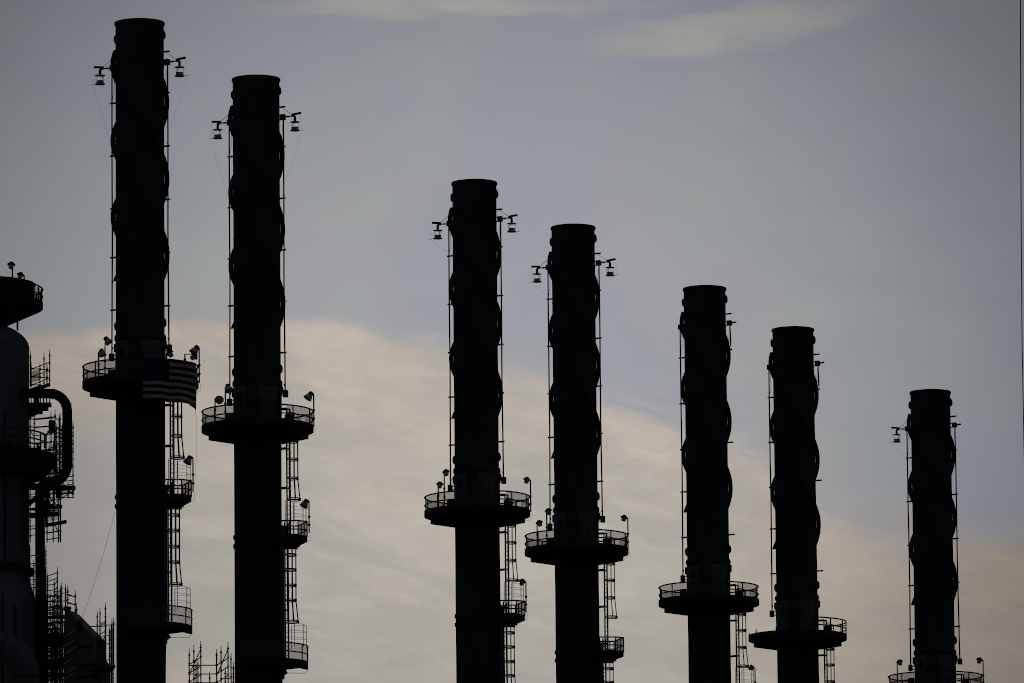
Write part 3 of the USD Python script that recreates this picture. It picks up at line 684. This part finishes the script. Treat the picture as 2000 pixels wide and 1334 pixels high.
# ------------------------------------------------------------------ big process vessel at the left edge
VD = F / 31.0 * .985
def sc(px): return px / F * VD           # pixels -> metres at the vessel
VC = P(-54, 900, VD); VC = np.array([VC[0], VC[1], 0.0])
def vz(y): return P(-54, y, VD)[2]
vx = lambda y: P(-54, y, VD)[0]
RV = sc(111)
ves = thing('process_vessel', 'broad grey round-topped process vessel cut off by the left picture edge', 'vessel', VC)
zt, zs = vz(622), vz(676)
dome_prof = [(RV * math.sin(t), zs + (zt - zs) * math.cos(t)) for t in np.linspace(.0, PI / 2, 14)]
obj('shell', lathe(dome_prof + [(RV, vz(1118)), (RV, vz(1128))], 64), 'vessel', ves, smooth=40)
obj('shell_band', ring(RV - .01, RV + .014, vz(676) - .05, vz(676) + .05, 64), 'vessel', ves)
for y in (780, 862, 1010, 1070):
    obj('shell_seam', ring(RV - .01, RV + .02, vz(y) - .03, vz(y) + .03, 64), 'vessel', ves)
obj('support_ring', lathe([(RV, vz(1112)), (RV + sc(9), vz(1117)), (RV + sc(11), vz(1121)), (RV + sc(9), vz(1127)), (RV, vz(1130))], 64), 'steel', ves, smooth=40)
obj('skirt', lathe([(RV + .02, vz(1129)), (RV + sc(4), vz(1150)), (RV + sc(12), vz(1175)), (RV + sc(14), vz(1200)), (RV + sc(16), 0)], 64), 'vessel', ves, smooth=40)
for k, (da, y, w_) in enumerate(((-.95, 1190, 1.4), (-.62, 1168, 1.1), (-.22, 1210, 2.2), (.1, 1180, .9), (.55, 1176, 1.3), (.78, 1205, 2.0), (1.02, 1186, 1.2))):
    a = -PI / 2 + da
    obj('skirt_pipe', tube([pol(RV + sc(15), a, vz(y - 4)), pol(RV + sc(18), a, vz(y + 3)), pol(RV + sc(18.5), a, vz(1420))], sc(w_), 6), 'pipe', ves)
obj('instrument_pipe', tube([pol(RV + .06, math.radians(-52), vz(815)), pol(RV + .06, math.radians(-52), vz(1110))], .05, 6), 'steel', ves)
for y in (762, 1055):
    obj('nozzle', aim(lathe([(.0, .2), (.10, .2), (.10, -.1)], 10), (math.cos(math.radians(-64)), math.sin(math.radians(-64)), 0), pol(RV, math.radians(-64), vz(y))), 'steel', ves)
# head platform on top of the vessel
hp = obj('head_platform', lathe([(0, vz(540)), (sc(138), vz(546 + 38)), (sc(138), vz(596)), (sc(136), vz(597)), (sc(78), vz(624)), (sc(70), vz(628)), (0, vz(628))][1:], 48), 'deck', ves, smooth=30)
obj('deck_plate', lathe([(0, vz(584) + .01), (sc(137), vz(584) + .01)], 48), 'deck', hp)
obj('wind_wall', ring(sc(126), sc(128), vz(583), vz(549), 40, math.radians(-178), math.radians(-17)), 'deck', hp)
rails(hp, sc(137), math.radians(-80), math.radians(80), vz(557), (0, -sc(15)), 40, .05)
posts(hp, sc(135.5), [math.radians(a) for a in (-36, -24, -14, 0, 14, 26, 40)], vz(584), vz(557), .05)
obj('vent_drum', lathe([(0, vz(546)), (sc(6), vz(546)), (sc(6), vz(552)), (0, vz(552))], 14).apply_translation((sc(118), 0, 0)), 'steel', hp)
obj('vent_pipe', tube([(sc(118), 0, vz(551)), (sc(118), 0, vz(585))], .09, 6), 'steel', hp)
obj('drain_pipe', tube([(sc(88), 0, vz(616)), (sc(88), 0, vz(640))], sc(2.0), 8), 'steel', ves)
obj('rail_mesh', ring(sc(134), sc(134.2), vz(583), vz(560), 20, math.radians(-40), math.radians(60)), 'mesh', hp)
# ring platform lower down
rp = obj('ring_platform', lathe([(RV + .02, vz(878)), (sc(160), vz(890)), (sc(166), vz(892)), (sc(166), vz(904)), (sc(150), vz(925)), (sc(142), vz(934)), (RV + .02, vz(938))], 48, math.radians(-180), math.radians(70), loop=True), 'deck', ves, smooth=25)
rails(rp, sc(145), math.radians(-100), math.radians(-2), vz(852), (0, -sc(15)), 24, .055)
posts(rp, sc(145), [math.radians(a) for a in (-90, -60, -38, -20, -4)], vz(890), vz(852), .05)
for k in range(10):
    a = math.radians(-60 + k * 7.5)
    obj('valve', cat_([tube([pol(sc(122 + (k % 3) * 10), a, vz(892)), pol(sc(122 + (k % 3) * 10), a, vz(872 + (k * 5) % 11))], .07, 6), tube([pol(sc(117 + (k % 3) * 10), a, vz(873 + (k * 5) % 11)), pol(sc(128 + (k % 3) * 10), a, vz(873 + (k * 5) % 11))], .035, 5)]), 'steel', rp)
# stepped bracket platform on the right flank
sp = obj('bracket_platform', cat_([box((sc(132), -sc(2), vz(790)), (sc(44), sc(34), sc(5))), box((sc(128), -sc(2), vz(796)), (sc(40), sc(30), sc(8))), box((sc(122), -sc(2), vz(803)), (sc(30), sc(24), sc(8))), bar((RV - .1, 0, vz(812)), (sc(124), 0, vz(804)), .4, .3)]), 'deck', ves)
for k in range(7):
    x = sc(116 + k * 6)
    obj('rail_post', tube([(x, -sc(16), vz(788)), (x, -sc(16), vz(770))], .035, 5), 'rail', sp)
obj('handrail', tube([(sc(112), -sc(16), vz(772)), (sc(153), -sc(16), vz(770))], .04, 5), 'rail', sp)
obj('column_post', box((sc(125), 0, vz(780)), (sc(11), sc(8), sc(26))), 'steel', sp)

floodlight('floodlight on the taller pole above the vessel platform at the left picture edge', P(25, 600, VD - 3.9), P(24, 519, VD - 3.9), P(22, 517, VD - 3.9), (-.1, -.2, -1), 'bucket', .85)
floodlight('floodlight bent over on the shorter pole above the vessel platform at the left picture edge', P(47.5, 575, VD - 3), P(47.2, 538, VD - 3), P(40, 537, VD - 3), (-.25, -.2, -1), 'bucket', .8)

# overhead pipe: out of the vessel, down, back in and down again
def bend(pts, rad, n=8):
    """Polyline with its corners rounded."""
    pts = [np.asarray(p, float) for p in pts]; out = [pts[0]]
    for i in range(1, len(pts) - 1):
        a, b, c = pts[i - 1], pts[i], pts[i + 1]
        r = rad[i - 1] if np.ndim(rad) else rad
        p, q = b + (a - b) / np.linalg.norm(a - b) * r, b + (c - b) / np.linalg.norm(c - b) * r
        for t in np.linspace(0, 1, n + 1):
            ph = t * PI / 2; k = 1 - math.sin(ph); l = 1 - math.cos(ph)
            out.append(b + (p - b) * k + (q - b) * l)
    return out + [pts[-1]]
PD = VD - 1.0
pth = bend([P(40, 768, PD), P(131, 769.5, PD), P(131.5, 938, PD - .3), P(78, 945, PD - 1.2), P(79, 1500, PD - 1.2)], [sc(32), sc(30), sc(16)], 10)
op = thing('overhead_pipe', 'thick dark pipe looping out of the vessel, down and back under', 'pipe', pth[0])
rel = [p - pth[0] for p in pth]
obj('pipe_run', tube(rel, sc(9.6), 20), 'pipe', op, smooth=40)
for k in (2, 9, 12, 20, 23):
    d = rel[k + 1] - rel[k]
    obj('weld_band', aim(lathe([(sc(9.4), -.06), (sc(10.3), -.05), (sc(10.3), .05), (sc(9.4), .06)], 20), d, rel[k]), 'pipe', op, smooth=40)
# big duct elbow in the lower left corner
ED = VD - 8
ep = [P(-60, 1262, ED)] + [P(-8 + 58 * math.sin(t), 1316 - 58 * math.cos(t) + 4, ED) for t in np.linspace(0, PI / 2, 14)] + [P(50, 1560, ED)]
de = thing('duct_elbow', 'fat grey duct elbow curving down in the lower left corner', 'duct', ep[0])
obj('elbow_run', tube([p - ep[0] for p in ep], 27 / F * ED, 32), 'panel', de, smooth=40)
for k in (3, 14):
    obj('elbow_seam', aim(lathe([(26.8 / F * ED, -.04), (27.5 / F * ED, -.04), (27.5 / F * ED, .04), (26.8 / F * ED, .04)], 32), ep[k + 1] - ep[k], ep[k] - ep[0]), 'pipe', de)
# pitched flue duct in front of the leftmost stack's foot
FD = VD - 2
fl = thing('flue_duct', 'grey sheet-metal flue duct with a pitched top beside the leftmost smokestack', 'duct', P(156, 1400, FD))
o = P(156, 1400, FD)
out2 = [(126, 1200), (131, 1190), (157, 1217), (181, 1241), (181, 1273), (191, 1292), (191, 1500), (124, 1500), (124, 1240)]
fr = [P(x, y, FD) - o for x, y in out2]; bk = [p + np.array([0.6, 3.0, 0]) for p in fr]
n = len(fr)
import mapbox_earcut as _ec
poly = np.array([[p[0], p[2]] for p in fr])
te = _ec.triangulate_float64(poly, np.array([n], np.uint32)).reshape(-1, 3)
Fs = [list(t) for t in te] + [[t[0] + n, t[2] + n, t[1] + n] for t in te] + [f for i in range(n) for f in ([i, (i + 1) % n + n, (i + 1) % n], [i, i + n, (i + 1) % n + n])]
obj('casing', tri(fr + bk, Fs), 'duct', fl)
for q, (y, x0, x1, w_) in enumerate(((1236, 131, 147, .05), (1258, 126, 145, .04), (1271, 129, 148, .06), (1293, 125, 139, .05), (1309, 131, 148, .05), (1322, 126, 144, .04))):
    obj('stiffener', bar(P(x0, y + 5, FD - .05) - o, P(x1, y - 7, FD - .05) - o, .05, w_ * 1.6), 'lamp', fl)
obj('corner_post', bar(P(149.5, 1213, FD - .06) - o, P(149.5, 1490, FD - .06) - o, .1, .1), 'duct', fl)
obj('roof_vent', cat_([lathe([(0, .32), (.09, .28), (.12, .12), (.07, -.1), (.07, -.4)], 12).apply_translation(P(157, 1219, FD - .1) - o)]), 'steel', fl)
obj('roof_cap', cat_([box(P(131, 1189, FD) - o, (.42, .5, .22)), box(P(136, 1188, FD) - o, (.2, .3, .12))]), 'steel', fl)
for y, x in ((1262, 181), (1298, 191), (1322, 191)): obj('cross_band', bar(P(150, y, FD - .05) - o, P(x, y, FD - .05) - o, .06, .12), 'steel', fl)

# guy line from the leftmost stack to the flue duct
a, b = P(224, 1000, DEP[0] - 1), P(158, 1212, FD)
t = np.linspace(0, 1, 13)[:, None]; pts = a + (b - a) * t; pts[:, 2] -= .35 * (t * (1 - t) * 4)[:, 0]
tag(obj('guy_line', tube(pts, .010, 3), 'wire'), 'thin slanting line from the leftmost smokestack down to the flue duct', 'line')
a = on_stack(0, 62 * U, -.42, -541 * ZU)
for k, (L_, dx) in enumerate(((4.2, .06), (1.8, -.1))):
    b = a + np.array([dx, 0, -L_ * 2.0 if k == 0 else -L_])
    tag(obj('hanging_rope', tube([a + (.08 * k, 0, 0), (a + b) / 2 + (-.06, 0, 0), b], .016, 4), 'wire'), ('long thin rope dangling from the cable tray end of the leftmost smokestack', 'short thin rope dangling beside the long one under the leftmost smokestack')[k], 'rope')
# near-vertical cable at the right picture edge
cd = 320.0
cp = [P(x, y, cd) for x, y in ((1991, -900), (1991.8, -400), (1993, 0), (1994, 350), (1996, 650), (2000, 870), (2010, 1250), (2040, 2000))]
cp.append(np.array([cp[-1][0] + .6, cp[-1][1], 0.0]))
tag(obj('hanging_cable', tube(cp, .021, 5), 'wire'), 'lone near-vertical dark cable along the right picture edge', 'cable')

# ------------------------------------------------------------------ scaffolds
def scaffold(label, depth, posts_, pairs, ybot, first, step, levels, rng, keep=1.0, decks=(), rad=.036, braces=(), sheets=()):
    """posts_: (x, ytop, metres nearer). Ledgers run level between the posts of each pair, 'first' metres below the lower top."""
    base = P(posts_[0][0], ybot, depth)
    th = thing('scaffold', label, 'scaffold', base, 0, 'tube scaffolds around the vessel and stack feet')
    T = [P(x, y, depth - n_) for x, y, n_ in posts_]
    bots = [ybot if len(p) < 4 else p[3] for p in posts_] if False else None
    for i, p in enumerate(T):
        zb_ = P(posts_[i][0], ybot, depth - posts_[i][2])[2]
        q = np.array([p[0], p[1], zb_])
        ms = [tube([q - base, p - base], rad, 6), tube([p - base - (0, 0, .02), p - base + (0, 0, .22)], rad * .6, 5)]
        for z in np.arange(p[2] - .16, zb_, -.5):
            c = np.array([p[0], p[1], z]) - base
            ms.append(lathe([(rad, -.035), (rad * 2.1, -.02), (rad * 2.1, .02), (rad, .035)], 6).apply_translation(c))
        obj('standard', cat_(ms), 'tube', th)
    zt_ = min(p[2] for p in T)
    for i, j in pairs:
        zt2 = min(T[i][2], T[j][2]) - first
        for k in range(levels):
            if rng.random() > keep: continue
            z = zt2 - k * step
            zlow = base[2]
            if z < zlow: break
            a, b = np.array([T[i][0], T[i][1], z]), np.array([T[j][0], T[j][1], z])
            e = (b - a) / np.linalg.norm(b - a) * .07
            obj('ledger', tube([a - e - base, b + e - base], rad * .86, 5), 'tube', th)
    for i, j, dz0, dz1 in braces:
        a, b = np.array([T[i][0], T[i][1], zt_ - dz0]), np.array([T[j][0], T[j][1], zt_ - dz1])
        obj('brace', tube([a - base, b - base], rad * .86, 5), 'tube', th)
    for i, j, w, dz in decks:
        a, b = np.array([T[i][0], T[i][1], zt_ - dz]), np.array([T[j][0], T[j][1], zt_ - dz])
        s = np.cross(b - a, (0, 0, 1.0)); s /= np.linalg.norm(s)
        npk = max(2, int(w / .24))
        for q in range(npk):
            off = s * (-w / 2 + (q + .5) * w / npk)
            obj('plank', bar(a + off - base, b + off - base, w / npk - .02, .05), 'plank', th)
        obj('toe_board', bar(a - s * w / 2 - base + (0, 0, .12), b - s * w / 2 - base + (0, 0, .12), .03, .2), 'plank', th)
    for i, j, dz0, dz1 in sheets:
        a, b = T[i] - base, T[j] - base
        za, zb2 = zt_ - dz0 - base[2], zt_ - dz1 - base[2]
        V = [(a[0], a[1] - .03, za), (b[0], b[1] - .03, za), (b[0], b[1] - .03, zb2), (a[0], a[1] - .03, zb2)]
        V += [(x, y + .006, z) for x, y, z in V]
        obj('sheeting', tri(V, [[0, 1, 2], [0, 2, 3], [4, 6, 5], [4, 7, 6], [0, 4, 5], [0, 5, 1], [3, 2, 6], [3, 6, 7]]), 'mesh2', th)
    return th

rng = random.Random(7)
D1 = F / 34.0
scaffold('open tube scaffold top standing left of the second smokestack foot', D1,
    [(369.6, 1274, 0), (378.6, 1267.5, 1.6), (392, 1259.5, 3.7), (423, 1275, 0), (431.7, 1269, 1.6), (445.4, 1261, 3.7)],
    [(0, 3), (0, 1), (3, 4), (1, 2), (4, 5)], 1500, .72, .5, 9, rng, 1.0, braces=[(0, 2, 1.2, .2), (3, 5, 1.3, .2)])
scaffold('short scaffold corner half hidden by the left side of the second smokestack', D1 - 2,
    [(451.2, 1282, 0), (440, 1310, 0), (456, 1300, .6)], [(0, 1), (0, 2)], 1500, .45, .5, 8, rng, .8)
scaffold('small low scaffold pair with one thin brace inside the open scaffold top', D1 + 2, [(382.8, 1297, 0), (386.5, 1294, .3), (409.5, 1319, .6)], [(0, 1)], 1500, .6, .5, 6, rng, 1.0)
SD = VD - .5
scaffold('scaffold of level rails at the vessel shoulder, above the thick pipe', SD,
    [(59.5, 693, 0), (86, 696, 2.0), (97, 690, 3.0), (78, 716, 1.2), (91.5, 717, .8)], [(0, 1), (1, 2)], 757, .5, .5, 8, rng, 1.0, decks=[(0, 1, .7, 1.35)], sheets=[(0, 3, .2, .9)])
scaffold('rear railing scaffold half hidden behind the shoulder scaffold on the vessel', SD + 1.5,
    [(61, 714, 0), (78, 717, .2), (92, 718, .4)], [(0, 1), (1, 2)], 757, .1, .5, 3, rng, 1.0, sheets=[(0, 1, .1, .8)])
scaffold('scaffold of long level ledgers between the vessel and the pipe drop', SD,
    [(59, 812, 0), (67, 806, -.4), (99.5, 810, .2), (107.5, 807, .5), (115.5, 815, -.9), (117.5, 814, -.5)],
    [(0, 3), (1, 3), (1, 2), (3, 4), (0, 1)], 945, .22, .5, 9, rng, .75, braces=[(0, 1, .9, 1.3)])
scaffold('dense ladder-like scaffold of short rungs close behind the thick pipe drop', SD + .8,
    [(110, 834, 0), (116, 832, .3), (121, 836, .1), (142.5, 829, .6)], [(0, 2), (1, 2), (2, 3), (0, 1)], 975, .1, .25, 24, rng, .8, decks=[(1, 3, .8, 3.9)], braces=[(2, 3, 3.4, 4.3), (0, 3, 4.6, 4.0)])
scaffold('scaffold under the pipe return with a short sheeted deck', SD - .5,
    [(59, 950, -.8), (92, 955, .2), (104, 952, .6), (114, 952, .9), (118, 955, 1.4)], [(0, 4), (1, 4), (2, 4), (0, 1)], 1062, .2, .4, 9, rng, .62, decks=[(1, 4, .9, 2.1), (0, 1, .9, 1.0)], braces=[(1, 4, 1.0, 3.0)], sheets=[(1, 4, 1.0, 1.9)])
scaffold('tall thin scaffold straddling the pipe drop beside the vessel skirt', SD,
    [(58.2, 1068, 0), (66, 1100, -.5), (89.5, 1073, .3), (93, 1125, 0)], [(0, 2), (0, 1), (2, 3)], 1480, .35, .5, 22, rng, .9)
scaffold('layered scaffold with dark plank decks right of the pipe drop', SD - .6,
    [(88, 1118, 0), (112, 1114, 1.9), (106, 1137, .3), (98, 1160, .2), (118, 1150, .5)], [(0, 1), (0, 2), (2, 4), (3, 4), (0, 3), (1, 2)], 1480, .15, .34, 30, rng, .85,
    decks=[(0, 4, 1.4, 1.5), (3, 4, 1.5, 3.0), (0, 4, 1.6, 3.2), (0, 4, 1.5, 4.55)], braces=[(0, 4, 2.0, 3.4), (3, 1, 3.4, 4.6)])
scaffold('open scaffold crown standing behind the pitched top of the flue duct', SD + 2.5,
    [(120.5, 1144, 0), (128, 1147, .3), (132.3, 1150, .5), (147, 1159, -.9), (149.8, 1185, -.6)], [(0, 2), (2, 3), (1, 3), (3, 4)], 1480, .22, .5, 14, rng, .9, braces=[(1, 3, .9, 1.4)], decks=[(0, 2, 1.0, 1.1)])
scaffold('slender scaffold between the flue duct and the leftmost smokestack', SD - 1,
    [(190, 1200, 0), (195.3, 1194, .8), (205.8, 1184, 2.0), (218.5, 1216, .5)], [(0, 2), (0, 3), (1, 2)], 1480, .8, .5, 18, rng, .72, decks=[(0, 2, 1.2, 3.0)], braces=[(0, 2, 1.6, 1.0), (0, 2, 3.0, 2.4)], sheets=[(1, 2, 1.9, 2.9)])
scaffold('scaffold sliver with a cable ladder hugging the left edge of the leftmost smokestack', SD + 4,
    [(214, 1230, 0), (217, 1228, .2), (221, 1226, 0)], [(0, 1)], 1480, .1, .2, 30, rng, 1.0)
scaffold('long cross bar scaffold behind the flue duct, tied to the leftmost smokestack', SD + 1,
    [(157, 1216, 0), (206, 1210, 0), (222, 1212, .4)], [(0, 1), (1, 2)], 1300, .25, 9, 1, rng, 1.0)
# drum on a stand between vessel and pipe
dr = thing('drum', 'small dark drum on a stand between the vessel and the pipe drop', 'drum', P(101, 842, SD - .4))
obj('drum_body', lathe([(0, 0), (sc(6), 0), (sc(6.2), sc(2)), (sc(6.2), sc(20)), (sc(5.6), sc(21)), (0, sc(21.5))][::-1], 16), 'steel', dr, smooth=40)
obj('stand', cat_([box((0, 0, -sc(2)), (sc(17), sc(12), sc(4))), tube([(-sc(7), 0, -sc(3)), (-sc(14), 0, -sc(9)), (-sc(14), 0, -sc(34))], sc(1.4), 6), tube([(sc(5), 0, -sc(3)), (sc(5), 0, -sc(34))], sc(1.2), 6)]), 'steel', dr)

scaffold('crowded scaffold of close uprights deep behind the layered plank-deck scaffold', SD + 1.2,
    [(84, 1190, 0), (91, 1172, .4), (103, 1168, .6), (115, 1163, .8), (122, 1186, .5)], [(0, 2), (1, 3), (2, 4), (0, 4)], 1480, .1, .4, 24, rng, .85,
    decks=[(0, 4, 1.5, 2.0), (0, 3, 1.2, 3.3), (1, 4, 1.8, 4.2)], braces=[(0, 3, .5, 1.6), (2, 4, 2.2, 3.4), (1, 4, 4.4, 3.2)])
scaffold('small scaffold tangle between the vessel ring platform and the pipe return', SD + .4,
    [(96, 872, 0), (104, 868, .5), (111, 876, .2), (117, 870, .7)], [(0, 2), (1, 3), (0, 1), (2, 3)], 955, .1, .32, 10, rng, .85, decks=[(0, 3, .8, 1.9)], braces=[(0, 3, .4, 1.8), (1, 2, 1.0, 2.2)])
scaffold('scaffold strip on the outer face of the thick pipe return with a deck', SD - .8,
    [(112, 945, 0), (133, 948, .2), (142.6, 944, .3)], [(0, 1), (1, 2), (0, 2)], 974, .15, .36, 3, rng, 1.0, decks=[(0, 2, .9, .2)], braces=[(0, 2, .9, .4)])
rk = thing('pipe_cluster', 'cluster of upright dark pipes beside the skirt of the vessel', 'pipes', P(72, 1500, SD))
o = P(72, 1500, SD)
for k, (x, y, r_) in enumerate(((62, 1180, 3.0), (68, 1196, 2.0), (93, 1215, 2.4), (101, 1228, 1.8), (109, 1222, 2.2), (116, 1240, 1.5))):
    a, b = P(x, y, SD + .6 + .3 * (k % 3)) - o, P(x, 1500, SD + .6 + .3 * (k % 3)) - o
    e = a + np.array([-sc(14), 0, sc(1)])
    obj('riser', tube(bend([b, a + np.array([0, 0, 0.0]), e], sc(5), 6), sc(r_), 8), 'pipe', rk, smooth=40)
for k, (x0, x1, y) in enumerate(((60, 124, 1250), (64, 128, 1302))):
    obj('walkway', bar(P(x0, y, SD + .8) - o, P(x1, y - 4, SD + .2) - o, 1.6, .42), 'deck', rk)

vs_ = thing('valve_station', 'dark lump of valves and fittings wedged between the vessel and the down pipe', 'valve', P(92, 1000, SD + .3))
o = P(92, 1000, SD + .3)
obj('valve_body', lathe([(0, -sc(8)), (sc(5), -sc(7)), (sc(7), -sc(2)), (sc(7), sc(4)), (sc(4), sc(9)), (sc(2), sc(16)), (sc(6), sc(18)), (sc(6), sc(22)), (0, sc(23))][::-1], 14).apply_translation(P(92, 985, SD + .3) - o), 'steel', vs_, smooth=40)
obj('actuator', box(P(90, 968, SD + .2) - o, (sc(16), sc(8), sc(7)), .4), 'steel', vs_)
obj('side_pipe', tube(bend([P(56, 978, SD + .4) - o, P(90, 979, SD + .3) - o, P(91, 1030, SD + .2) - o], sc(5), 6), sc(3), 8), 'pipe', vs_)
obj('support_beam', bar(P(56, 1008, SD + .4) - o, P(110, 1003, SD - .4) - o, .9, .18), 'deck', vs_)
obj('handwheel', aim(ring(sc(3.4), sc(4.4), -.03, .03, 14), (.5, -.8, .2), P(101, 975, SD) - o), 'steel', vs_)

scaffold('scaffold in front of the lower pipe bend, wrapped close around it', SD - 2.4,
    [(84, 935, 0), (95, 931, .4), (106, 938, .1), (114, 934, .5)], [(0, 2), (1, 3), (0, 1), (2, 3)], 1012, .1, .38, 8, rng, .85, decks=[(0, 3, 1.0, .55), (0, 3, .9, 1.75)], braces=[(0, 3, .6, 1.7), (1, 2, 2.2, 1.2)])
ps = thing('pipe_support', 'dark steel bracket holding the lower pipe bend to the vessel', 'bracket', P(60, 960, SD - 1.5))
o = P(60, 960, SD - 1.5)
obj('beam', bar(P(52, 950, SD - .5) - o, P(112, 952, SD - 1.8) - o, .5, .4) , 'steel', ps)
obj('strut', bar(P(54, 985, SD - .4) - o, P(96, 955, SD - 1.6) - o, .22, .22), 'steel', ps)
obj('saddle', box(P(98, 940, SD - 1.2) - o, (sc(26), sc(14), sc(15))), 'steel', ps)
